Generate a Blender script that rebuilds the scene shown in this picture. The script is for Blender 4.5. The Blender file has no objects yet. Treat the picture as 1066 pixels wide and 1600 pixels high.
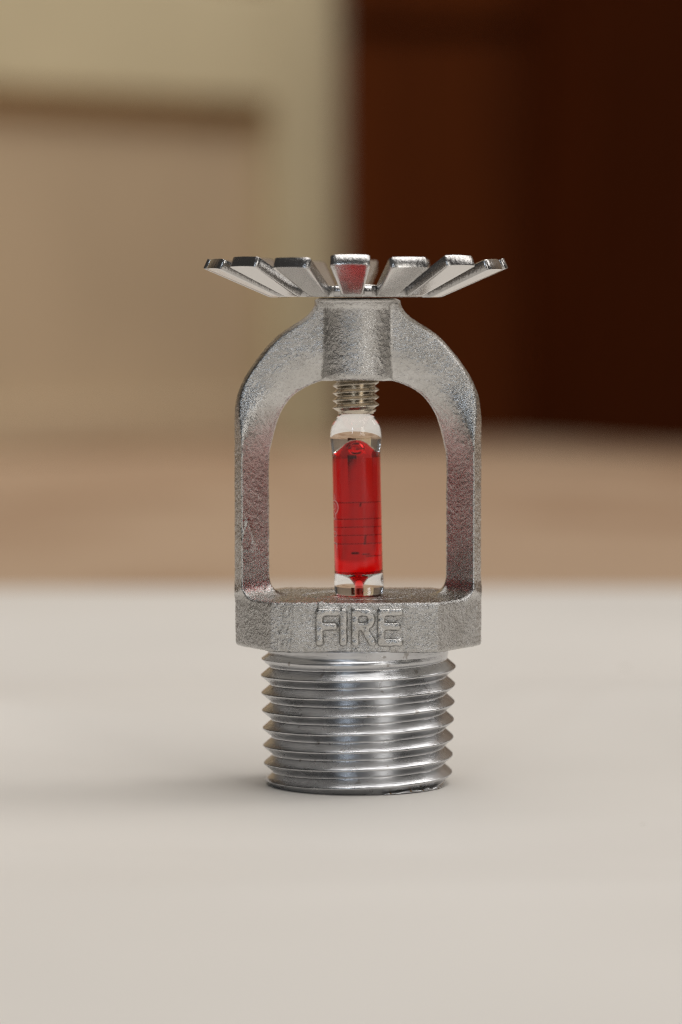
import bpy, bmesh, math, random
import numpy as np
from mathutils import Vector, Matrix

random.seed(4)
RNG = np.random.default_rng(11)
MM = 0.001
R = math.radians
SC = bpy.context.scene
COL = SC.collection

# ------------------------------------------------------------------ camera
cam_d = bpy.data.cameras.new('camera')
cam = bpy.data.objects.new('camera', cam_d)
COL.objects.link(cam)
cam_d.sensor_fit = 'VERTICAL'
cam_d.sensor_height = 22.3
cam_d.lens = 76.2
cam_d.clip_start = 0.01
cam_d.clip_end = 50.0
cam.location = (-1.8 * MM, -377 * MM, 52.7 * MM)
cam.rotation_euler = (R(90 - 3.53), 0, 0)
cam_d.dof.use_dof = True
cam_d.dof.focus_distance = 0.3705
cam_d.dof.aperture_fstop = 10.0
cam_d.dof.aperture_blades = 0
SC.camera = cam

# ------------------------------------------------------------------ world and lamps (an indoor close-up by windows)
w = bpy.data.worlds.new('World')
SC.world = w
w.use_nodes = True
bg = w.node_tree.nodes['Background']
bg.inputs['Color'].default_value = (1.0, 0.95, 0.9, 1)
bg.inputs['Strength'].default_value = 0.05

def area(name, loc, target, sx, sy, power, col):
    l = bpy.data.lights.new(name, 'AREA')
    l.shape = 'RECTANGLE'
    l.size = sx
    l.size_y = sy
    l.energy = power
    l.color = col
    o = bpy.data.objects.new(name, l)
    COL.objects.link(o)
    o.location = loc
    d = Vector(target) - Vector(loc)
    o.rotation_euler = d.to_track_quat('-Z', 'Y').to_euler()
    return o

area('window_light', (1.4, 0.6, 1.25), (0, 0.2, 0.05), 0.7, 1.1, 6.5, (1.0, 0.96, 0.92))
area('window_light', (1.15, -1.7, 0.75), (0, 0, 0.05), 0.5, 1.1, 6, (1.0, 0.96, 0.9))
area('window_light', (-0.55, -1.9, 0.8), (0, 0, 0.05), 0.14, 0.7, 2.6, (0.78, 0.88, 1.0))
area('overhead_fill', (0.35, 0.1, 2.1), (0, 0.1, 0), 2.2, 2.2, 42.5, (1.0, 0.97, 0.94))  # unseen soft fill, added overhead to weaken the shadow and keep metal dark

SC.view_settings.view_transform = 'Standard'
SC.view_settings.look = 'None'
SC.view_settings.exposure = 0.0
SC.view_settings.gamma = 1.0
SC.render.engine = 'CYCLES'
SC.cycles.filter_width = 1.1
SC.cycles.max_bounces = 14
SC.cycles.transmission_bounces = 12
SC.cycles.glossy_bounces = 6
SC.cycles.use_denoising = True
SC.cycles.denoising_prefilter = 'NONE'      # keeps the cast grain
SC.cycles.use_adaptive_sampling = False
try: SC.cycles.sampling_pattern = 'BLUE_NOISE'
except Exception: pass
SC.cycles.sample_clamp_indirect = 25.0

# ------------------------------------------------------------------ helpers
def tag(o, label=None, cat=None, group=None, kind=None):
    if label: o['label'] = label
    if cat: o['category'] = cat
    if group: o['group'] = group
    if kind: o['kind'] = kind
    return o

def link(name, me, mat=None, parent=None):
    o = bpy.data.objects.new(name, me)
    COL.objects.link(o)
    if mat is not None:
        for m in (mat if isinstance(mat, (list, tuple)) else [mat]):
            me.materials.append(m)
    if parent: o.parent = parent
    return o

def empty(name, loc=(0, 0, 0), rz=0):
    o = bpy.data.objects.new(name, None)
    COL.objects.link(o)
    o.location = loc
    o.rotation_euler = (0, 0, rz)
    o.empty_display_size = 0.01
    return o

def mesh_from(name, verts, faces, smooth=True, scale=MM):
    me = bpy.data.meshes.new(name)
    v = np.asarray(verts, dtype=np.float64) * scale
    me.from_pydata(v.tolist(), [], [list(map(int, f)) for f in faces])
    me.update()
    if smooth:
        me.polygons.foreach_set('use_smooth', [True] * len(me.polygons))
    return me

def mesh_quads(name, verts, quads, scale=MM):
    """fast path for big all-quad meshes"""
    me = bpy.data.meshes.new(name)
    n, m = len(verts), len(quads)
    me.vertices.add(n)
    me.vertices.foreach_set('co', (np.asarray(verts, np.float32) * scale).ravel())
    me.loops.add(m * 4)
    me.loops.foreach_set('vertex_index', np.asarray(quads, np.int32).ravel())
    me.polygons.add(m)
    me.polygons.foreach_set('loop_start', np.arange(0, m * 4, 4, dtype=np.int32))
    me.update(calc_edges=True)
    me.polygons.foreach_set('use_smooth', [True] * m)
    me.validate()
    return me

def box_mesh(name, x0, x1, y0, y1, z0, z1, bevel=0.0, scale=MM):
    bm = bmesh.new()
    bmesh.ops.create_cube(bm, size=1)
    for v in bm.verts:
        v.co = Vector(((x0 + x1) / 2 + v.co.x * (x1 - x0),
                       (y0 + y1) / 2 + v.co.y * (y1 - y0),
                       (z0 + z1) / 2 + v.co.z * (z1 - z0))) * scale
    if bevel:
        bmesh.ops.bevel(bm, geom=bm.edges[:], offset=bevel * scale, segments=2, profile=0.5, affect='EDGES')
    me = bpy.data.meshes.new(name)
    bm.to_mesh(me)
    bm.free()
    return me

def lathe(name, prof, seg=96):
    """prof: list of (r, z) in mm from bottom to top; r = 0 ends close the body"""
    verts, faces = [], []
    rings = []
    for r, z in prof:
        if r < 1e-6:
            rings.append([len(verts)])
            verts.append((0, 0, z))
        else:
            rings.append(list(range(len(verts), len(verts) + seg)))
            for j in range(seg):
                a = 2 * math.pi * j / seg
                verts.append((r * math.cos(a), r * math.sin(a), z))
    for A, B in zip(rings, rings[1:]):
        for j in range(seg):
            k = (j + 1) % seg
            if len(A) == 1 and len(B) > 1: faces.append((A[0], B[k], B[j]))
            elif len(B) == 1 and len(A) > 1: faces.append((A[j], A[k], B[0]))
            elif len(A) > 1: faces.append((A[j], A[k], B[k], B[j]))
    return mesh_from(name, verts, faces)

def crom(pts, n=8):
    """Catmull-Rom through the points"""
    p = [np.array(q, float) for q in pts]
    p = [2 * p[0] - p[1]] + p + [2 * p[-1] - p[-2]]
    out = []
    for i in range(1, len(p) - 2):
        for k in range(n):
            t = k / n
            a, b, c, d = p[i - 1], p[i], p[i + 1], p[i + 2]
            out.append(0.5 * ((2 * b) + (-a + c) * t + (2 * a - 5 * b + 4 * c - d) * t * t + (-a + 3 * b - 3 * c + d) * t ** 3))
    out.append(p[-2])
    return [tuple(q) for q in out]

# ------------------------------------------------------------------ materials
def new_mat(name):
    m = bpy.data.materials.new(name)
    m.use_nodes = True
    nt = m.node_tree
    return m, nt, nt.nodes['Principled BSDF']

def node(nt, kind, **kw):
    n = nt.nodes.new(kind)
    for k, v in kw.items():
        if hasattr(n, k): setattr(n, k, v)
        else: n.inputs[k].default_value = v
    return n

def noise(nt, scale, detail=3.0, rough=0.55, vec=None):
    n = nt.nodes.new('ShaderNodeTexNoise')
    n.inputs['Scale'].default_value = scale
    n.inputs['Detail'].default_value = detail
    n.inputs['Roughness'].default_value = rough
    if vec: nt.links.new(vec, n.inputs['Vector'])
    return n

def objcoord(nt, scale=(1, 1, 1)):
    tc = nt.nodes.new('ShaderNodeTexCoord')
    mp = nt.nodes.new('ShaderNodeMapping')
    mp.inputs['Scale'].default_value = scale
    nt.links.new(tc.outputs['Object'], mp.inputs['Vector'])
    return mp.outputs['Vector']

def ramp(nt, fac, stops):
    r = nt.nodes.new('ShaderNodeValToRGB')
    el = r.color_ramp.elements
    while len(el) < len(stops): el.new(0.5)
    for e, (p, c) in zip(el, stops):
        e.position = p
        e.color = c if len(c) == 4 else (*c, 1)
    nt.links.new(fac, r.inputs['Fac'])
    return r.outputs['Color']

def bump(nt, height, strength, dist, normal=None):
    b = nt.nodes.new('ShaderNodeBump')
    b.inputs['Strength'].default_value = strength
    b.inputs['Distance'].default_value = dist
    nt.links.new(height, b.inputs['Height'])
    if normal: nt.links.new(normal, b.inputs['Normal'])
    return b.outputs['Normal']

def mat_cast(name, gscale, dist):
    m, nt, p = new_mat(name)
    v = objcoord(nt)
    n1 = noise(nt, gscale, 5, 0.65, v)
    n2 = noise(nt, 420, 3, 0.5, v)
    n3 = noise(nt, 5200, 2, 0.5, v)
    p.inputs['Metallic'].default_value = 1.0
    c = ramp(nt, n2.outputs['Fac'], [(0.3, (0.545, 0.535, 0.515)), (0.7, (0.665, 0.66, 0.65))])
    # darker tone in the pits of the casting, for grain contrast
    pit = ramp(nt, n1.outputs['Fac'], [(0.36, (0.30, 0.27, 0.23)), (0.50, (1, 1, 1))])
    mx = nt.nodes.new('ShaderNodeMix'); mx.data_type = 'RGBA'; mx.blend_type = 'MULTIPLY'
    mx.inputs['Factor'].default_value = 0.22
    nt.links.new(c, mx.inputs['A']); nt.links.new(pit, mx.inputs['B'])
    nt.links.new(mx.outputs['Result'], p.inputs['Base Color'])
    rr = nt.nodes.new('ShaderNodeMapRange')
    rr.inputs['To Min'].default_value = 0.13
    rr.inputs['To Max'].default_value = 0.24
    nt.links.new(n3.outputs['Fac'], rr.inputs['Value'])
    nt.links.new(rr.outputs['Result'], p.inputs['Roughness'])
    b1 = bump(nt, n1.outputs['Fac'], 1.0, dist)
    nt.links.new(b1, p.inputs['Normal'])
    return m

def mat_turned(name, col, rough, streak=1.0, axis_scale=9000):
    """turned metal: fine tool lines round the axis"""
    m, nt, p = new_mat(name)
    v = objcoord(nt, (1, 1, 14))
    n1 = noise(nt, 900, 3, 0.6, v)
    v2 = objcoord(nt)
    n2 = noise(nt, 260, 3, 0.55, v2)
    n3 = noise(nt, 900, 2, 0.5, v2)
    p.inputs['Metallic'].default_value = 1.0
    lo = tuple(c * 0.78 for c in col)
    c = ramp(nt, n2.outputs['Fac'], [(0.32, lo), (0.66, col)])
    # small dark specks of dirt in the grooves
    dk = ramp(nt, n3.outputs['Fac'], [(0.27, (0.30, 0.24, 0.18)), (0.33, (1, 1, 1))])
    mx = nt.nodes.new('ShaderNodeMix'); mx.data_type = 'RGBA'; mx.blend_type = 'MULTIPLY'
    mx.inputs['Factor'].default_value = 0.5
    nt.links.new(c, mx.inputs['A']); nt.links.new(dk, mx.inputs['B'])
    nt.links.new(mx.outputs['Result'], p.inputs['Base Color'])
    rr = nt.nodes.new('ShaderNodeMapRange')
    rr.inputs['To Min'].default_value = rough * 0.7
    rr.inputs['To Max'].default_value = rough * 1.35
    nt.links.new(n2.outputs['Fac'], rr.inputs['Value'])
    nt.links.new(rr.outputs['Result'], p.inputs['Roughness'])
    nt.links.new(bump(nt, n1.outputs['Fac'], streak, 0.00002), p.inputs['Normal'])
    return m

def mat_plate():
    m, nt, p = new_mat('chrome_plate')
    v = objcoord(nt)
    n1 = noise(nt, 700, 3, 0.55, v)
    n2 = noise(nt, 2600, 3, 0.6, v)
    p.inputs['Metallic'].default_value = 1.0
    p.inputs['Base Color'].default_value = (0.74, 0.73, 0.72, 1)
    rr = nt.nodes.new('ShaderNodeMapRange')
    rr.inputs['To Min'].default_value = 0.10
    rr.inputs['To Max'].default_value = 0.24
    nt.links.new(n1.outputs['Fac'], rr.inputs['Value'])
    nt.links.new(rr.outputs['Result'], p.inputs['Roughness'])
    nt.links.new(bump(nt, n2.outputs['Fac'], 0.35, 0.00003), p.inputs['Normal'])
    return m

def mat_sheared():
    m, nt, p = new_mat('sheared_chrome_edge')
    v = objcoord(nt, (1, 1, 0.12))
    n1 = noise(nt, 2600, 3, 0.6, v)
    n2 = noise(nt, 4200, 3, 0.6, objcoord(nt))
    p.inputs['Metallic'].default_value = 1.0
    p.inputs['Base Color'].default_value = (0.52, 0.51, 0.50, 1)
    p.inputs['Roughness'].default_value = 0.22
    b1 = bump(nt, n1.outputs['Fac'], 1.0, 0.00005)
    nt.links.new(bump(nt, n2.outputs['Fac'], 0.8, 0.00003, b1), p.inputs['Normal'])
    return m

def mat_glass(name, ior, rough=0.0, col=(1, 1, 1, 1)):
    m = bpy.data.materials.new(name)
    m.use_nodes = True
    nt = m.node_tree
    nt.nodes.clear()
    out = nt.nodes.new('ShaderNodeOutputMaterial')
    g = nt.nodes.new('ShaderNodeBsdfGlass')
    g.inputs['IOR'].default_value = ior
    g.inputs['Roughness'].default_value = rough
    g.inputs['Color'].default_value = col
    nt.links.new(g.outputs[0], out.inputs['Surface'])
    return m

def mat_liquid():
    m = mat_glass('red_liquid', 1.40 / 1.47)
    nt = m.node_tree
    out = [n for n in nt.nodes if n.type == 'OUTPUT_MATERIAL'][0]
    va = nt.nodes.new('ShaderNodeVolumeAbsorption')
    va.inputs['Color'].default_value = (0.980, 0.0, 0.0, 1)
    va.inputs['Density'].default_value = 3600
    nt.links.new(va.outputs[0], out.inputs['Volume'])
    return m

def mat_simple(name, col, rough=0.5, nscale=40, var=0.12, bstr=0.1, bdist=0.0005, stretch=(1, 1, 1)):
    m, nt, p = new_mat(name)
    v = objcoord(nt, stretch)
    n1 = noise(nt, nscale, 4, 0.55, v)
    lo = tuple(c * (1 - var) for c in col); hi = tuple(min(1, c * (1 + var)) for c in col)
    nt.links.new(ramp(nt, n1.outputs['Fac'], [(0.3, lo), (0.7, hi)]), p.inputs['Base Color'])
    p.inputs['Roughness'].default_value = rough
    nt.links.new(bump(nt, n1.outputs['Fac'], bstr, bdist), p.inputs['Normal'])
    return m

def mat_paper():
    m, nt, p = new_mat('off_white_paper')
    v = objcoord(nt)
    n1 = noise(nt, 9, 4, 0.5, v)
    n2 = noise(nt, 1600, 3, 0.6, v)
    c = ramp(nt, n1.outputs['Fac'], [(0.3, (0.685, 0.655, 0.61)), (0.7, (0.755, 0.725, 0.68))])
    n3 = noise(nt, 260, 2, 0.5, v)                 # sparse specks of dust
    sp = ramp(nt, n3.outputs['Fac'], [(0.205, (0.45, 0.40, 0.34)), (0.225, (1, 1, 1))])
    mx = nt.nodes.new('ShaderNodeMix'); mx.data_type = 'RGBA'; mx.blend_type = 'MULTIPLY'
    mx.inputs['Factor'].default_value = 1.0
    nt.links.new(c, mx.inputs['A']); nt.links.new(sp, mx.inputs['B'])
    nt.links.new(mx.outputs['Result'], p.inputs['Base Color'])
    p.inputs['Roughness'].default_value = 0.55
    p.inputs['Specular IOR Level'].default_value = 0.35
    nt.links.new(bump(nt, n2.outputs['Fac'], 0.25, 0.00003), p.inputs['Normal'])
    return m

def mat_wood(name, lo, hi, rough, scale=3.0, stretch=(1, 12, 12), dark=None):
    m, nt, p = new_mat(name)
    v = objcoord(nt, stretch)
    n1 = noise(nt, scale, 6, 0.6, v)
    c = ramp(nt, n1.outputs['Fac'], [(0.3, lo), (0.7, hi)])
    if dark:
        n2 = noise(nt, 7, 2, 0.5, objcoord(nt, (1.0, 0.55, 1)))
        d = ramp(nt, n2.outputs['Fac'], [(0.36, dark), (0.47, (1, 1, 1))])
        mx = nt.nodes.new('ShaderNodeMix'); mx.data_type = 'RGBA'; mx.blend_type = 'MULTIPLY'
        mx.inputs['Factor'].default_value = 1.0
        nt.links.new(c, mx.inputs['A']); nt.links.new(d, mx.inputs['B'])
        c = mx.outputs['Result']
    nt.links.new(c, p.inputs['Base Color'])
    p.inputs['Roughness'].default_value = rough
    p.inputs['Specular IOR Level'].default_value = 0.03 if not dark else 0.25
    nt.links.new(bump(nt, n1.outputs['Fac'], 0.15, 0.001), p.inputs['Normal'])
    return m

M = dict(
    cast=mat_cast('cast_chrome', 3000, 0.000095), rough_cast=mat_cast('rough_cast_chrome', 2200, 0.00026), thread=mat_turned('turned_zinc', (0.66, 0.668, 0.685), 0.27),
    screw=mat_turned('nickel_screw', (0.66, 0.59, 0.49), 0.22), plate=mat_plate(), edge=mat_sheared(),
    glass=mat_glass('clear_glass', 1.47), liquid=mat_liquid(), air=mat_glass('air_bubble', 1 / 1.40),
    ink=mat_simple('dark_print', (0.03, 0.012, 0.012), 0.6, 800),
    white=mat_simple('white_print', (0.8, 0.72, 0.7), 0.6, 800),
    crust=mat_simple('brown_burr', (0.20, 0.13, 0.07), 0.6, 1500, 0.5, 0.6, 0.0001),
    paper=mat_paper(),
    floor=mat_wood('tan_floor', (0.42, 0.29, 0.19), (0.50, 0.355, 0.24), 0.5, 2.2, (1, 4, 4), (0.72, 0.62, 0.55)),
    cream=mat_simple('cream_paint', (0.67, 0.585, 0.385), 0.45, 12, 0.06),
    tan=mat_simple('tan_panel', (0.60, 0.47, 0.315), 0.5, 9, 0.08),
    groove=mat_simple('brown_moulding', (0.29, 0.175, 0.075), 0.5, 20, 0.15),
    brown=mat_wood('dark_red_wood', (0.066, 0.016, 0.004), (0.115, 0.028, 0.006), 0.6, 5, (14, 14, 1)),
    shadewood=mat_wood('shade_darkened_wood', (0.052, 0.012, 0.003), (0.085, 0.020, 0.005), 0.6, 5, (14, 14, 1)),  # the red wood darkened: the side panel's shade is put into its colour
    wall=mat_simple('plain_wall', (0.30, 0.24, 0.18), 0.8, 6, 0.06),
)

# ------------------------------------------------------------------ setting
fl = link('floor', box_mesh('floor', -1500, 1900, -2300, 1500, -40, -1.0), M['floor'])
tag(fl, kind='structure')
wl = link('wall', box_mesh('wall', -1500, 1900, 1500, 1600, -39, 2200), M['wall'])
tag(wl, kind='structure')

def build_paper():
    nx, ny = 160, 340
    xs = np.linspace(-620, 620, nx); ys = np.linspace(-760, 254, ny)
    X, Y = np.meshgrid(xs, ys, indexing='ij')
    # long shallow waves in the sheet, flat under the sprinkler
    rr = np.hypot(X, Y)
    flat = np.clip((rr - 16) / 60, 0, 1) ** 2
    Z = (0.55 * np.sin(Y / 21 + X / 170 + 0.6) + 0.5 * np.sin(Y / 37 - X / 260 + 2.0) + 0.35 * np.sin(X / 60 + Y / 90)) * 3.0
    # soft fold marks left in the sheet
    def fold(y0, slope, wid, amp, x0, x1):
        ln = Y - (y0 + slope * X)
        m = 1 / (1 + np.exp(-(X - x0) / 14)) * 1 / (1 + np.exp((X - x1) / 14))
        return amp * np.exp(-(ln / wid) ** 2) * m
    Z = Z + fold(46, 0.05, 8, 1.6, -300, -26) + fold(60, -0.04, 10, 1.2, 26, 300)
    Z = Z + fold(-88, 0.03, 6, 1.1, -10, 200) + fold(-66, -0.10, 7, 1.1, -200, 10)
    Z = (Z - Z.min()) * flat * np.clip((254 - Y) / 150, 0, 1)
    verts, faces = [], []
    for dz in (0.0, -0.25):
        verts += [(X[i, j], Y[i, j], Z[i, j] + dz) for i in range(nx) for j in range(ny)]
    N = nx * ny
    for i in range(nx - 1):
        for j in range(ny - 1):
            a = i * ny + j
            faces.append((a, a + ny, a + ny + 1, a + 1))
            faces.append((N + a + 1, N + a + ny + 1, N + a + ny, N + a))
    for i in range(nx - 1):
        a, b = i * ny, (i + 1) * ny
        faces.append((a + N, b + N, b, a))
        a, b = i * ny + ny - 1, (i + 1) * ny + ny - 1
        faces.append((a, b, b + N, a + N))
    for j in range(ny - 1):
        a = j; faces.append((a, a + 1, a + 1 + N, a + N))
        a = (nx - 1) * ny + j; faces.append((a + N, a + 1 + N, a + 1, a))
    o = link('paper_sheet', mesh_from('paper_sheet', verts, faces), M['paper'])
    o.location.z = 0.0
    tag(o, 'large off white sheet of paper spread flat under the sprinkler', 'paper')
build_paper()
fl.location.z = -0.0012

# ------------------------------------------------------------------ blurred furniture behind
def build_door():
    # right edge and direction of the door face (mm)
    root = empty('cupboard_door', (-2.5 * MM, 962 * MM, 0))
    ang = math.atan2(-126, -118)             # the face runs left and towards the camera
    root.rotation_euler = (0, 0, ang + math.pi)  # local +x points along the face to the right end
    tag(root, 'cream framed cupboard door with a tan inset panel, blurred behind the sprinkler on the left', 'door')
    W, H = 420, 400
    st = 35
    def part(name, a, b, y0, y1, z0, z1, mat, bev=1.5):
        return link(name, box_mesh(name, a, b, y0, y1, z0, z1, bev), mat, root)
    part('stile', -st, 0, 0, 22, -2.2, H, M['cream'])
    part('stile', -W, -W + st, 0, 22, -2.2, H, M['cream'])
    part('rail', -W + st, -st, 0.5, 21, 125, 168, M['cream'])
    part('rail', -W + st, -st, 0.5, 21, H - 60, H, M['cream'])
    part('rail', -W + st, -st, 0.5, 21, -2.2, 14, M['tan'])
    part('panel', -W + st, -st, 8, 16, 14, 125, M['tan'], 0.5)
    part('panel', -W + st, -st, 8, 16, 168, H - 60, M['tan'], 0.5)
    part('moulding', -W + st, -st, 3, 8, 117, 125, M['groove'], 0.8)
    part('moulding', -W + st, -st, 3, 8, 168, 174, M['groove'], 0.8)
    return root
build_door()

def build_cabinet():
    root = empty('wooden_cabinet', (-1.5 * MM, 944 * MM, 0))
    tag(root, 'dark reddish brown wooden cabinet, blurred behind the sprinkler on the right', 'cabinet')
    def part(name, a, b, y0, y1, z0, z1, mat, bev=1.0):
        return link(name, box_mesh(name, a, b, y0, y1, z0, z1, bev), mat, root)
    part('back_panel', 0, 90, 14, 30, -2.2, 150, M['brown'])
    part('groove_strip', 0, 90, 20, 32, 150.5, 157, M['brown'], 0.5)
    part('upper_panel', 0, 90, 12, 30, 157.5, 220, M['brown'])
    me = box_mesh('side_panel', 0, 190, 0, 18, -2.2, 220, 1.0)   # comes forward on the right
    s = link('side_panel', me, M['shadewood'], root)
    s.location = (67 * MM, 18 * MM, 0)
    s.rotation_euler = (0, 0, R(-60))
    return root
build_cabinet()

# ------------------------------------------------------------------ THE SPRINKLER
CX, F0, EYE = 559.5, 14.5, 52.7
def px(d): return d / F0                       # pixels at the axis to mm
def zz(y): return EYE - (y - 463) / F0

sprinkler = empty('fire_sprinkler')
tag(sprinkler, 'chrome pendent fire sprinkler head with red glass bulb standing upright on white paper', 'sprinkler')

Z_HEX0, Z_HEX1 = 15.1, 20.45

def poly_sdf(P, X, Z):
    """signed distance to a closed 2-D polygon, negative inside"""
    P = np.asarray(P, np.float32)
    d = np.full(X.shape, 1e9, np.float32)
    inside = np.zeros(X.shape, bool)
    n = len(P)
    for i in range(n):
        a, b = P[i], P[(i + 1) % n]
        e = b - a
        wx, wz = X - a[0], Z - a[1]
        t = np.clip((wx * e[0] + wz * e[1]) / max(1e-9, float(e @ e)), 0, 1)
        d = np.minimum(d, (wx - t * e[0]) ** 2 + (wz - t * e[1]) ** 2)
        c = (a[1] > Z) != (b[1] > Z)
        if e[1] != 0:
            inside ^= c & (X < a[0] + (Z - a[1]) * e[0] / e[1])
    d = np.sqrt(d)
    return np.where(inside, -d, d).astype(np.float32)

def smin(a, b, k):
    h = np.maximum(k - np.abs(a - b), 0) / k
    return np.minimum(a, b) - h * h * k * 0.25
def smax(a, b, k): return -smin(-a, -b, k)

def surface_nets(f, org, h):
    s = f < 0
    cnt = np.zeros(tuple(n - 1 for n in f.shape), np.int8)
    sl = [slice(0, -1), slice(1, None)]
    for i in (0, 1):
        for j in (0, 1):
            for k in (0, 1):
                cnt += s[sl[i], sl[j], sl[k]]
    act = (cnt > 0) & (cnt < 8)
    idx = np.argwhere(act)
    vid = np.full(cnt.shape, -1, np.int32)
    vid[act] = np.arange(len(idx), dtype=np.int32)
    acc = np.zeros((len(idx), 3), np.float32); num = np.zeros(len(idx), np.float32)
    corners = [(i, j, k) for i in (0, 1) for j in (0, 1) for k in (0, 1)]
    val = {c: f[idx[:, 0] + c[0], idx[:, 1] + c[1], idx[:, 2] + c[2]] for c in corners}
    for c in corners:
        for ax in range(3):
            if c[ax] == 0:
                e = list(c); e[ax] = 1; e = tuple(e)
                fa, fb = val[c], val[e]
                cr = (fa < 0) != (fb < 0)
                t = np.where(cr, fa / np.where(cr, fa - fb, 1), 0)
                p = np.tile(np.array(c, np.float32), (len(idx), 1))
                p[:, ax] = t
                acc[cr] += p[cr]; num[cr] += 1
    V = (idx + acc / num[:, None]) * h + np.array(org, np.float32)
    quads = []
    for ax in range(3):
        u, v = [(1, 2), (2, 0), (0, 1)][ax]
        a = [slice(None)] * 3; b = [slice(None)] * 3
        a[ax] = slice(0, -1); b[ax] = slice(1, None)
        sa, sb = s[tuple(a)], s[tuple(b)]
        e = np.argwhere(sa != sb)
        e = e[(e[:, u] > 0) & (e[:, v] > 0) & (e[:, u] < f.shape[u] - 1) & (e[:, v] < f.shape[v] - 1)]
        flip = ~sa[e[:, 0], e[:, 1], e[:, 2]]
        def cell(du, dv):
            q = e.copy(); q[:, u] += du; q[:, v] += dv
            return vid[q[:, 0], q[:, 1], q[:, 2]]
        q = np.stack([cell(-1, -1), cell(0, -1), cell(0, 0), cell(-1, 0)], 1)
        q[flip] = q[flip][:, ::-1]
        quads.append(q)
    return V, np.concatenate(quads)

def vert_normals(V, Q):
    n = np.cross(V[Q[:, 2]] - V[Q[:, 0]], V[Q[:, 3]] - V[Q[:, 1]])
    out = np.zeros_like(V)
    for c in range(4): np.add.at(out, Q[:, c], n)
    return out / np.maximum(np.linalg.norm(out, axis=1), 1e-12)[:, None]

def lattice_noise(P, cell, rng):
    L = P / cell
    i0 = np.floor(L).astype(int); lo = i0.min(0); i0 -= lo
    fr = (L - np.floor(L)); fr = fr * fr * (3 - 2 * fr)
    g = rng.standard_normal(tuple(i0.max(0) + 2)).astype(np.float32)
    out = 0
    for i in (0, 1):
        for j in (0, 1):
            for k in (0, 1):
                wgt = (fr[:, 0] if i else 1 - fr[:, 0]) * (fr[:, 1] if j else 1 - fr[:, 1]) * (fr[:, 2] if k else 1 - fr[:, 2])
                out = out + wgt * g[i0[:, 0] + i, i0[:, 1] + j, i0[:, 2] + k]
    return out

# letters F I R E as centre lines on the front face (x, z in mm)
LB, LT = 16.25, 19.45
def arc(cx, cz, r, a0, a1, n=8, sx=1.0):
    return [(cx + sx * r * math.cos(R(a0 + (a1 - a0) * i / n)), cz + r * math.sin(R(a0 + (a1 - a0) * i / n))) for i in range(n + 1)]
LM = (LB + LT) / 2 + 0.1
LETTERS = [
    [[(-4.05, LB), (-4.05, LT), (-2.3, LT)], [(-4.05, LM), (-2.5, LM)]],
    [[(-1.55, LB), (-1.55, LT)]],
    [[(-0.3, LB), (-0.3, LT), (0.7, LT)] + arc(0.7, (LT + LM) / 2, (LT - LM) / 2, 90, -90, 8, 0.95) + [(-0.3, LM)], [(0.55, LM), (1.5, LB)]],
    [[(4.35, LT), (2.45, LT), (2.45, LB), (4.35, LB)], [(2.45, LM), (4.1, LM)]],
]
def seg_dist(X, Z, lines):
    d = np.full(X.shape, 1e9, np.float32)
    for ln in lines:
        for a, b in zip(ln, ln[1:]):
            a, b = np.array(a), np.array(b); e = b - a
            wx, wz = X - a[0], Z - a[1]
            t = np.clip((wx * e[0] + wz * e[1]) / (e @ e), 0, 1)
            d = np.minimum(d, np.hypot(wx - t * e[0], wz - t * e[1]))
    return d

DROP = crom([(-11.75, 28.7), (-11.45, 27.9), (-11.12, 26.9), (-11.1, 26.15), (-11.42, 25.6), (-11.95, 25.45), (-12.35, 25.7), (-12.42, 26.4), (-12.2, 27.4), (-11.95, 28.2), (-11.75, 28.7)], 4)[:-1]

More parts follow.
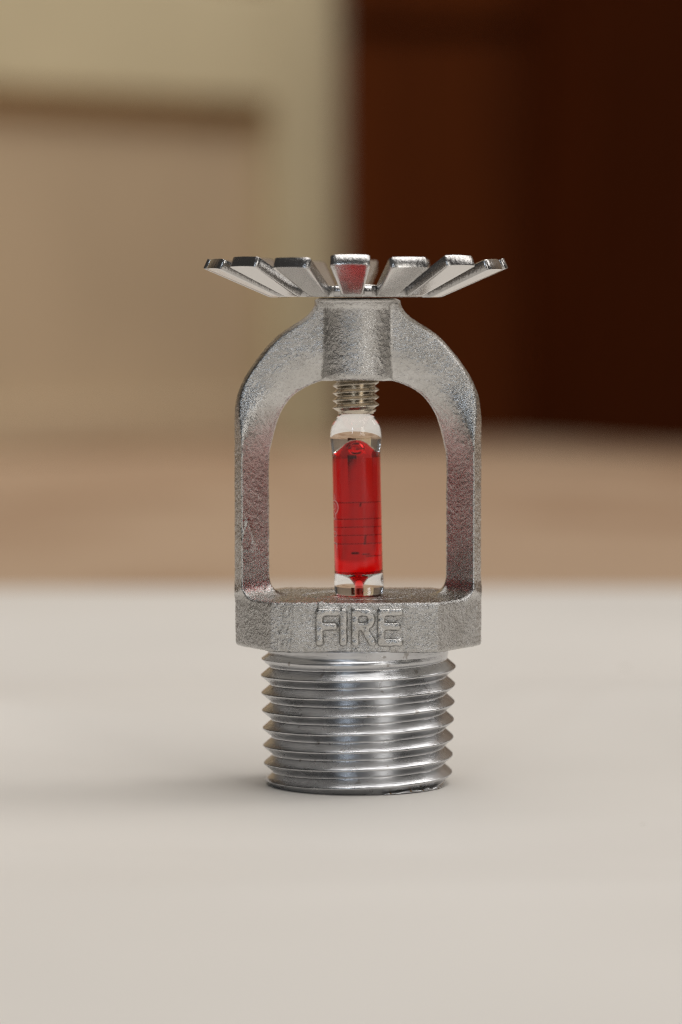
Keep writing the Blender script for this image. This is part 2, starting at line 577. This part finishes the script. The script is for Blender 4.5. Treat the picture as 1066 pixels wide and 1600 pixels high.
def build_frame():
    h = 0.125
    x = np.arange(-14.0, 14.01, h, dtype=np.float32)
    y = np.arange(-10.3, 10.31, h, dtype=np.float32)
    z = np.arange(13.6, 53.2, h, dtype=np.float32)
    X2, Z2 = np.meshgrid(x, z, indexing='ij')
    Xh, Yh = np.meshgrid(x, y, indexing='ij')
    ax = np.abs(X2)
    # ---- arch, as drawn from the front
    outer = crom([(66, 470), (70, 482), (84, 497), (128, 527), (166, 573), (186, 611), (192.5, 648), (192.8, 700), (192.8, 800), (192.8, 960)], 6)
    O = [(px(a), zz(b)) for a, b in outer] + [(0, zz(960)), (0, zz(470))]
    inner = crom([(0, 593), (30, 593), (58, 595), (97, 614), (121, 646), (134, 690), (138.5, 725), (138.5, 800), (138.5, 960)], 6)
    I = [(px(a), zz(b)) for a, b in inner] + [(0, zz(960))]
    d_out = poly_sdf(O + [], ax, Z2)
    # mirror line is not a real edge
    d_out = np.where((ax < 3) & (Z2 < zz(500)) & (Z2 > zz(940)), np.minimum(d_out, -3), d_out)
    I2 = [(-a, b) for a, b in reversed(I[:-1])] + I[:-1]
    d_in = poly_sdf(I2, X2, Z2)
    wv = np.clip((Z2 - 35.5) / 8.0, 0, 1); wv = wv * wv * (3 - 2 * wv)
    t_in = 0.25 + 0.95 * wv + (1.1 - 0.80 * wv) * np.maximum(d_in, 0)
    t_out = 0.9 + 3.0 * np.maximum(-d_out, 0)
    t = smin(smin(t_in, t_out, 0.15), 3.7 - 1.75 * wv, 0.35)
    prof = smax(d_out, -d_in, 0.2)
    arch = smax(prof[:, None, :], (np.abs(y)[None, :, None] - t[:, None, :]) * 0.70, 0.2)
    # raised water drop on the left arm
    drop = poly_sdf(DROP, X2, Z2)
    rim = np.abs(drop) - 0.07
    lift = np.where(drop < 0, 0.12, 0) + np.clip(0.2 - rim, 0, 0.2) * 0.55
    fr = (y < 0)[None, :, None]
    arch = np.where(fr, arch - (lift * 0.8)[:, None, :], arch)
    # ---- boss
    rad = np.hypot(Xh + 0.08, Yh)
    zb0, zb1 = zz(594), zz(466)
    rz = 4.05 + 0.55 * np.clip((z - (zb1 - 1.2)) / 0.9, 0, 1) ** 2
    boss = smax(rad[:, :, None] - rz[None, None, :], (np.abs(z - (zb0 + zb1) / 2) - (zb1 - zb0) / 2)[None, None, :], 0.7)
    f = smin(arch, boss, 0.25)
    del arch, boss
    # ---- wrench collar
    H = [(8.35, -9.45), (12.75, -2.4), (13.27, -1.2), (13.27, 1.2), (12.75, 2.4), (8.35, 9.45)]
    left = [(-a, b) for a, b in reversed(H)]
    left[-1:] = [(-9.35, -8.55), (-6.9, -9.3)]      # this corner came out of the mould well rounded
    H = [(a + 0.08, b) for a, b in H + left]
    hx = poly_sdf(H, Xh, Yh)
    zc, zh = (Z_HEX0 + Z_HEX1) / 2, (Z_HEX1 - Z_HEX0) / 2
    dx, dz = hx[:, :, None] + 0.42, (np.abs(z - zc) - zh + 0.42)[None, None, :]
    hexs = np.minimum(np.maximum(dx, dz), 0) + np.sqrt(np.maximum(dx, 0) ** 2 + np.maximum(dz, 0) ** 2) - 0.42
    # shallow seat ring round the bulb
    ring = np.abs(np.hypot(Xh, Yh) - 5.6)
    hexs = np.maximum(hexs, -(np.maximum(ring[:, :, None] - 0.25, (np.abs(z - Z_HEX1) - 0.16)[None, None, :])))
    f = smin(f, hexs, 2.3)
    f = np.where((z < 25)[None, None, :], smax(f, hx[:, :, None] - np.clip((z - Z_HEX1 + 0.3) * 0.35, 0, 9)[None, None, :], 0.15), f)
    del hexs, dx, dz
    f = smax(f, (np.abs(x - 0.04) - 13.32)[:, None, None], 0.1)
    # casting lump under the lettering
    XX, YY, ZZ = x[:, None, None], y[None, :, None], z[None, None, :]
    lump = (np.sqrt(((XX - 0.35) / 2.2) ** 2 + ((YY + 8.75) / 0.9) ** 2 + ((ZZ - 15.25) / 1.05) ** 2) - 1) * 0.8
    f = smin(f, lump, 0.35)
    # crumbs of flash on the top at the back
    for (a, b, c, r) in [(-3.9, -9.0, 20.2, 0.3)]:
        f = smin(f, np.sqrt((XX - a) ** 2 + (YY - b) ** 2 + (ZZ - c) ** 2) - r, 0.4)
    # letters
    face = -9.45
    j1 = int(np.searchsorted(y, -8.3))
    dl = None
    L2 = [seg_dist(X2, Z2, L) for L in LETTERS]
    dl = np.minimum.reduce(L2)
    q = np.maximum(dl - 0.17, 0)
    let = np.sqrt(q[:, None, :] ** 2 + (np.maximum(np.abs(y[:j1] - face) - 0.12, 0) ** 2)[None, :, None]) - 0.22
    f[:, :j1, :] = smin(f[:, :j1, :], let, 0.22)
    V, Q = surface_nets(f, (x[0], y[0], z[0]), h)
    del f
    # cast skin: lumpy at two sizes
    N = vert_normals(V, Q)
    rng = np.random.default_rng(5)
    g = lattice_noise(V, 0.45, rng) * 0.010 + lattice_noise(V, 1.5, rng) * 0.008 + lattice_noise(V, 0.28, rng) * 0.012
    low = V[:, 2] < 20.3
    g = g * np.where(low & (N[:, 1] < -0.7), 2.2, np.where(low, 1.3, 1.0))
    V = V + N * g[:, None]
    N = vert_normals(V, Q)
    C = V[Q].mean(1)
    # which part each face belongs to
    lab = np.full(len(Q), 0)
    up = C[:, 2] > Z_HEX1 + 0.25
    lab[up & (C[:, 0] < 0)] = 1
    lab[up & (C[:, 0] >= 0)] = 2
    lab[up & (np.hypot(C[:, 0] + 0.08, C[:, 1]) < 4.75) & (C[:, 2] > zz(600))] = 3
    front = (C[:, 1] < -9.3) & (~up)
    for k, L in enumerate(LETTERS):
        dd = seg_dist(C[:, 0], C[:, 2], L)
        lab[front & (dd < 0.42)] = 10 + k
    ad = poly_sdf(DROP, C[:, 0], C[:, 2])
    lab[(ad < 0.12) & (C[:, 1] < -0.8) & (lab == 1)] = 20
    def take(name, k, parent, mat='cast'):
        q = Q[lab == k]
        ids, inv = np.unique(q, return_inverse=True)
        me = mesh_quads(name, V[ids], inv.reshape(q.shape))
        me.normals_split_custom_set_from_vertices(N[ids].tolist())
        return link(name, me, M[mat], parent)
    collar = take('wrench_collar', 0, sprinkler, 'rough_cast')
    a1 = take('frame_arm', 1, sprinkler)
    take('frame_arm', 2, sprinkler)
    take('boss', 3, sprinkler)
    for k in range(4):
        take('raised_letter', 10 + k, collar)
    take('water_drop_emblem', 20, a1)
build_frame()

# ------------------------------------------------------------------ screw threads
def thread_mesh(name, z0, z1, pitch, rfun, prof, phase, N=240, cap0=True, cap1=True):
    """helix laid along its own flanks. prof: (fraction of pitch, depth 0..1); rfun(z, d, theta) gives the radius"""
    K = len(prof)
    turns0 = math.floor((z0 - pitch * 1.5) / pitch); turns1 = math.ceil((z1 + pitch * 0.5) / pitch)
    Mp = (turns1 - turns0) * K
    fr = np.array([p[0] for p in prof]); dp = np.array([p[1] for p in prof])
    i = np.arange(Mp)
    base = (turns0 + i // K + fr[i % K]) * pitch
    dpi = dp[i % K]
    V = []
    for j in range(N):
        th = 2 * math.pi * j / N
        zr = base + pitch * j / N + phase * pitch
        zc = np.clip(zr, z0, z1)
        # depth where the strip is clipped by an end
        fx = np.concatenate([fr, [1 + fr[0]]]); dx = np.concatenate([dp, [dp[0]]])
        ph = ((zc - phase * pitch - pitch * j / N) / pitch) % 1.0
        ph = np.where(ph < fr[0], ph + 1, ph)
        d = np.where(zr == zc, dpi, np.interp(ph, fx, dx))
        r = rfun(zc, d, th)
        V.append(np.stack([r * math.cos(th), r * math.sin(th), zc], 1))
    V = np.array(V)                     # N x Mp x 3
    verts = V.reshape(-1, 3)
    faces = []
    for j in range(N):
        j2 = (j + 1) % N
        sh = K if j == N - 1 else 0
        for m in range(Mp - 1):
            a, b = j * Mp + m, j * Mp + m + 1
            m2 = m + sh
            # ring N equals ring 0 shifted by one turn
            if m2 + 1 >= Mp:
                continue
            c, d = j2 * Mp + m2 + 1, j2 * Mp + m2
            faces.append((a, d, c, b))
    me = bpy.data.meshes.new(name)
    bm = bmesh.new()
    bv = [bm.verts.new(Vector(v) * MM) for v in verts]
    for f in faces:
        try: bm.faces.new([bv[k] for k in f])
        except ValueError: pass
    bmesh.ops.remove_doubles(bm, verts=bm.verts[:], dist=2e-6)
    bmesh.ops.dissolve_degenerate(bm, dist=1e-6, edges=bm.edges[:])
    loose = [v for v in bm.verts if not v.link_faces]
    bmesh.ops.delete(bm, geom=loose, context='VERTS')
    for zc, on in ((z0, cap0), (z1, cap1)):
        if on:
            ring = [e for e in bm.edges if len(e.link_faces) == 1 and all(abs(v.co.z - zc * MM) < 4e-6 for v in e.verts)]
            if ring: bmesh.ops.edgeloop_fill(bm, edges=ring)
    bmesh.ops.recalc_face_normals(bm, faces=bm.faces[:])
    for f in bm.faces: f.smooth = len(f.verts) <= 4
    bm.to_mesh(me); bm.free()
    return me

PIPE_PROF = [(0.0, 1.0), (0.035, 0.985), (0.07, 0.92), (0.25, 0.5), (0.43, 0.08), (0.465, 0.02), (0.50, 0.0), (0.535, 0.02), (0.57, 0.08), (0.75, 0.5), (0.93, 0.92), (0.965, 0.985)]
def pipe_r(z, d, th):
    rc = 10.17 + (z / 16.0) * 0.5            # tapered crest
    depth = 0.98
    full = np.clip((14.25 - z) / 0.75, 0, 1)
    groove = np.clip((z - 14.0) / 0.5, 0, 1)
    r = rc - depth + depth * d * full
    r = r + groove * 0.12
    cham = 9.6 + np.maximum(z, 0) * 0.95       # turned chamfer at the cut end
    r = np.minimum(r, cham)
    # nicks on the crests
    nick = 0.03 * np.sin(th * 37 + z * 11) * np.maximum(0, np.sin(th * 5.3 + z * 1.7)) ** 6 * d
    return r - np.abs(nick)
pipe = link('pipe_thread', thread_mesh('pipe_thread', 0.02, Z_HEX0 + 0.1, 1.905, pipe_r, PIPE_PROF, 0.676), M['thread'], sprinkler)
pipe.location.x = 0.05 * MM

def burr():
    """torn ridge of metal left at the cut end"""
    verts, faces = [], []
    n = 46
    rng = random.Random(3)
    for i in range(n):
        th = R(-74 + 58 * i / (n - 1))
        e = math.sin(math.pi * i / (n - 1)) ** 0.6
        wob = 0.5 + 0.5 * math.sin(i * 0.55 + 1.2 * math.sin(i * 0.23))
        hgt = 0.05 + e * (0.14 + 0.16 * wob)
        rr = 9.52
        for (dr, dz) in ((-0.1, 0.015), (0.1 + 0.16 * e, 0.03), (0.14 + 0.2 * e + 0.08 * wob, hgt * 0.6), (-0.02 + hgt * 0.4, hgt + 0.08)):
            verts.append(((rr + dr) * math.cos(th), (rr + dr) * math.sin(th), dz))
    for i in range(n - 1):
        for k in range(4):
            a, b = i * 4 + k, i * 4 + (k + 1) % 4
            faces.append((a, a + 4, b + 4, b))
    faces.append((0, 1, 2, 3)); faces.append(((n - 1) * 4 + 3, (n - 1) * 4 + 2, (n - 1) * 4 + 1, (n - 1) * 4))
    bm = bmesh.new()
    bv = [bm.verts.new(Vector(v) * MM) for v in verts]
    for f in faces: bm.faces.new([bv[k] for k in f])
    bmesh.ops.recalc_face_normals(bm, faces=bm.faces[:])
    me = bpy.data.meshes.new('burr'); bm.to_mesh(me); bm.free()
    o = link('burr', me, [M['thread'], M['crust']], pipe)
    rr = random.Random(8)
    for p in me.polygons: p.material_index = 1 if rr.random() < 0.12 else 0; p.use_smooth = True
burr()

SCREW_PROF = [(0.0, 1.0), (0.06, 0.94), (0.25, 0.5), (0.44, 0.06), (0.5, 0.0), (0.56, 0.06), (0.75, 0.5), (0.94, 0.94)]
def screw_r(z, d, th):
    zb = zz(646)
    rc, depth = 2.52, 0.50
    fade = np.clip((z - zb - 0.15) / 0.3, 0, 1)
    return rc - depth + depth * d * fade - 0.1 * (1 - fade)
screw = link('set_screw', thread_mesh('set_screw', zz(646), zz(592), 0.8, screw_r, SCREW_PROF, 0.35, N=128), M['screw'], sprinkler)
screw.location.x = -0.2 * MM

# ------------------------------------------------------------------ deflector
PT, RB, RT = 1.15, 9.2, 16.35
SL = math.tan(R(24.5))
ZD = zz(464)
def build_deflector():
    root = empty('deflector', (-0.22 * MM, 0, ZD * MM))
    root.parent = sprinkler
    # flat centre: a plate with 16 slot bottoms in its rim
    seg = 192
    def rim(th):
        # phase 0 = middle of a tine; the slot bottom is a small scallop
        a = ((th - R(TW)) / R(22.5) + 0.5) % 1.0 - 0.5
        return 8.0
    bm = bmesh.new()
    prof = [(0.0, 0.0), (8.4, 0.0), (8.4, PT), (0.0, PT)]
    me = lathe('centre_plate', prof, seg)
    for p in me.polygons: p.use_smooth = False
    disc = link('centre_plate', me, M['plate'], root)
    me.materials.append(M['edge'])
    for p in me.polygons:
        if abs(p.normal.z) < 0.5: p.material_index = 1; p.use_smooth = True
    bm.free()
    # small riveted nose on top that holds the plate
    link('rivet', lathe('rivet', [(0, PT), (2.3, PT + 0.01), (2.3, PT + 0.1), (1.9, PT + 0.22), (1.0, PT + 0.28), (0, PT + 0.3)], 48), M['plate'], root)
    meshes = [tine_mesh(28.5, 15.3), tine_mesh(24.0), tine_mesh(23.0)]
    for k in range(16):
        o = link('tine', meshes[0 if k == 0 else 1 + k % 2], None, root)
        o.rotation_euler = (0, R(random.uniform(-0.5, 0.5)), R(-90 + TW + 22.5 * k + random.uniform(-0.6, 0.6)))

def tine_mesh(ANG, RT=16.35):
    SL = math.tan(R(ANG))
    stations = [8.4, 8.5, 8.65, 8.8, 9.0, 9.15, 9.3, 9.5, 9.8, 11, 12.5, 14, RT - 1.1, RT - .55, RT - .35, RT - .2, RT - .08, RT]
    def half(r):
        wdt = 0.95 + (r - 8.8) * (2.12 - 0.95) / (RT - 8.8)
        if r < 8.8: wdt += 0.40 * ((8.8 - r) / 0.4) ** 2
        q = RT - r
        if q < 0.38: wdt -= 0.38 - math.sqrt(max(0, 0.38 ** 2 - (0.38 - q) ** 2))
        return wdt
    us = np.linspace(-1, 1, 9)
    verts, faces, sides = [], [], set()
    nU = len(us); nS = len(stations)
    for top in (0, 1):
        for r in stations:
            for u in us:
                xw = half(r) * u
                rr = r - xw * xw / (2 * r)
                q = rr - RB
                lift = SL * (q if q > 0.35 else (0 if q < -0.35 else (q + 0.35) ** 2 / 1.4))
                tiltz, tiltr = (PT, 0) if q < -0.35 else (PT * math.cos(R(ANG * min(1, (q + .35) / .7))) , -PT * math.sin(R(ANG * min(1, (q + .35) / .7))))
                verts.append((rr + tiltr * top, xw, lift + tiltz * top))
    B = nS * nU
    for s in range(nS - 1):
        for u in range(nU - 1):
            a = s * nU + u
            faces.append((a, a + 1, a + nU + 1, a + nU))
            faces.append((B + a, B + a + nU, B + a + nU + 1, B + a + 1))
    def side(a, b):
        sides.add(len(faces)); faces.append((a, b, b + B, a + B))
    for s in range(nS - 1):
        side(s * nU + 0, (s + 1) * nU + 0)
        side((s + 1) * nU + nU - 1, s * nU + nU - 1)
    for u in range(nU - 1):
        side((nS - 1) * nU + u, (nS - 1) * nU + u + 1)
    me = mesh_from('tine', verts, faces, False)
    me.materials.append(M['plate']); me.materials.append(M['edge'])
    for i, p in enumerate(me.polygons):
        p.material_index = 1 if i in sides else 0
    bm = bmesh.new(); bm.from_mesh(me)
    bmesh.ops.recalc_face_normals(bm, faces=bm.faces[:])
    ed = [e for e in bm.edges if len(e.link_faces) == 2 and e.link_faces[0].material_index != e.link_faces[1].material_index]
    bmesh.ops.bevel(bm, geom=ed, offset=0.055 * MM, segments=2, profile=0.5, affect='EDGES', material=0)
    for f in bm.faces: f.smooth = True
    for e in bm.edges:
        if e.calc_face_angle(0) > R(35): e.smooth = False
    bm.to_mesh(me); bm.free()
    return me
TW = -2.0
build_deflector()

# ------------------------------------------------------------------ glass bulb
def build_bulb():
    zb = Z_HEX1 + 0.05
    hT = zz(646) - zb
    prof = [(0, 0), (2.2, 0.0), (2.45, 0.05), (2.58, 0.16), (2.66, 0.4), (2.69, 0.9), (2.67, 1.8), (2.61, 2.6)]
    prof += [(2.6, z) for z in (4, 6, 8, 10, 12, 13.6)]
    top = crom([(r, hT - q) for r, q in ((2.6, 5.0), (2.61, 4.45), (2.68, 3.8), (2.76, 3.1), (2.775, 2.55), (2.73, 1.95), (2.6, 1.35), (2.37, 0.87), (2.06, 0.43), (1.75, 0.04))], 5)
    prof += top + [(0, hT)]
    root = link('glass_bulb', lathe('glass_bulb', prof, 128), M['glass'], sprinkler)
    root.location = (0.17 * MM, 0.0, zb * MM)
    root.rotation_euler = (0, R(-1.25), 0)
    # the liquid fills the bore
    lp = [(0, 0.04), (0.33, 0.05), (0.33, 0.5)] + crom([(0.33, 0.8), (0.36, 1.1), (0.47, 1.4), (0.68, 1.72), (1.05, 2.0), (1.6, 2.2), (2.15, 2.34), (2.26, 2.55)], 4)
    lp += [(2.26, z) for z in (4, 6, 8, 10, 12, 14)]
    lp += crom([(2.26, 14.6), (2.24, 14.95), (2.05, 15.22), (1.6, 15.6), (1.15, 16.1), (0.8, 16.52), (0.42, 16.76)], 4) + [(0, 16.82)]
    lq = link('red_liquid', lathe('red_liquid', lp, 128), M['liquid'], root)
    bm = bmesh.new()
    bmesh.ops.create_uvsphere(bm, u_segments=48, v_segments=32, radius=0.68 * MM)
    for f in bm.faces: f.smooth = True
    me = bpy.data.meshes.new('air_bubble'); bm.to_mesh(me); bm.free()
    bb = link('air_bubble', me, M['air'], root)
    bb.location = (0.0, 0, 16.0 * MM)
    bb.scale = (1, 1, 0.95)
    # print on the glass: thin curved ribbons just proud of the surface
    def ribbon(verts, faces, pts, wid, r=2.612):
        """pts: (angle deg, height mm) polyline; 0 deg = towards the camera, + = right"""
        P = np.array(pts, float)
        S = np.stack([np.radians(P[:, 0]) * r, P[:, 1]], 1)
        T = np.gradient(S, axis=0); T /= np.linalg.norm(T, axis=1)[:, None] + 1e-9
        Nn = np.stack([-T[:, 1], T[:, 0]], 1)
        base = len(verts)
        for s, n in zip(S, Nn):
            for sg, ro in ((-1, r), (1, r), (1, r + 0.012), (-1, r + 0.012)):
                q = s + n * sg * wid / 2
                a = q[0] / r
                verts.append((ro * math.sin(a), -ro * math.cos(a), q[1]))
        for i in range(len(S) - 1):
            for k in range(4):
                a, b = base + i * 4 + k, base + i * 4 + (k + 1) % 4
                faces.append((a, b, b + 4, a + 4))
        faces.append((base, base + 3, base + 2, base + 1))
        e = base + (len(S) - 1) * 4
        faces.append((e, e + 1, e + 2, e + 3))
    def hy(y): return zz(y) - zb
    def line(a0, y0, a1, y1, n=10):
        return [(a0 + (a1 - a0) * i / n, hy(y0 + (y1 - y0) * i / n)) for i in range(n + 1)]
    v, f = [], []
    # dark lines of lettering on the far side, read through the red liquid
    for (a0, a1, y) in [(140, 218, 786), (143, 206, 812), (140, 200, 825), (138, 222, 838), (140, 225, 851), (140, 172, 871), (205, 222, 817)]:
        ribbon(v, f, line(a0, y, a1, y + random.uniform(-0.6, 0.6), 20), 0.07)
    for (a, y0, y1) in [(172, 838, 853), (176, 786, 793)]:
        ribbon(v, f, line(a, y0, a + 1, y1, 6), 0.07)
    for (a, y, s) in [(183, 866, 0.22), (205, 798, 0.16), (172, 868, 0.12)]:
        ribbon(v, f, line(a - 4, y, a + 4, y, 6), s)
    bmk = link('dark_print', mesh_from('dark_print', v, f, False), M['ink'], root)
    v, f = [], []
    def arcp(a, y, ra, ry, t0, t1, n=16):
        return [(a + ra * math.cos(R(t0 + (t1 - t0) * i / n)), hy(y + ry * math.sin(R(t0 + (t1 - t0) * i / n)))) for i in range(n + 1)]
    ribbon(v, f, arcp(-72, 791, 20, 11, -75, 80), 0.09)
    ribbon(v, f, arcp(-74, 776, 8, 5, -60, 120), 0.09)
    ribbon(v, f, arcp(-74, 790, 9, 5, -100, 100), 0.09)
    ribbon(v, f, arcp(-73, 804, 8, 6, -90, 150), 0.09)
    ribbon(v, f, arcp(-72, 833, 10, 4, -120, 100), 0.09)
    ribbon(v, f, line(-78, 846, -60, 848, 6), 0.09)
    ribbon(v, f, line(-62, 848, -61, 855, 6), 0.09)
    link('white_print', mesh_from('white_print', v, f, False), M['white'], root)
build_bulb()
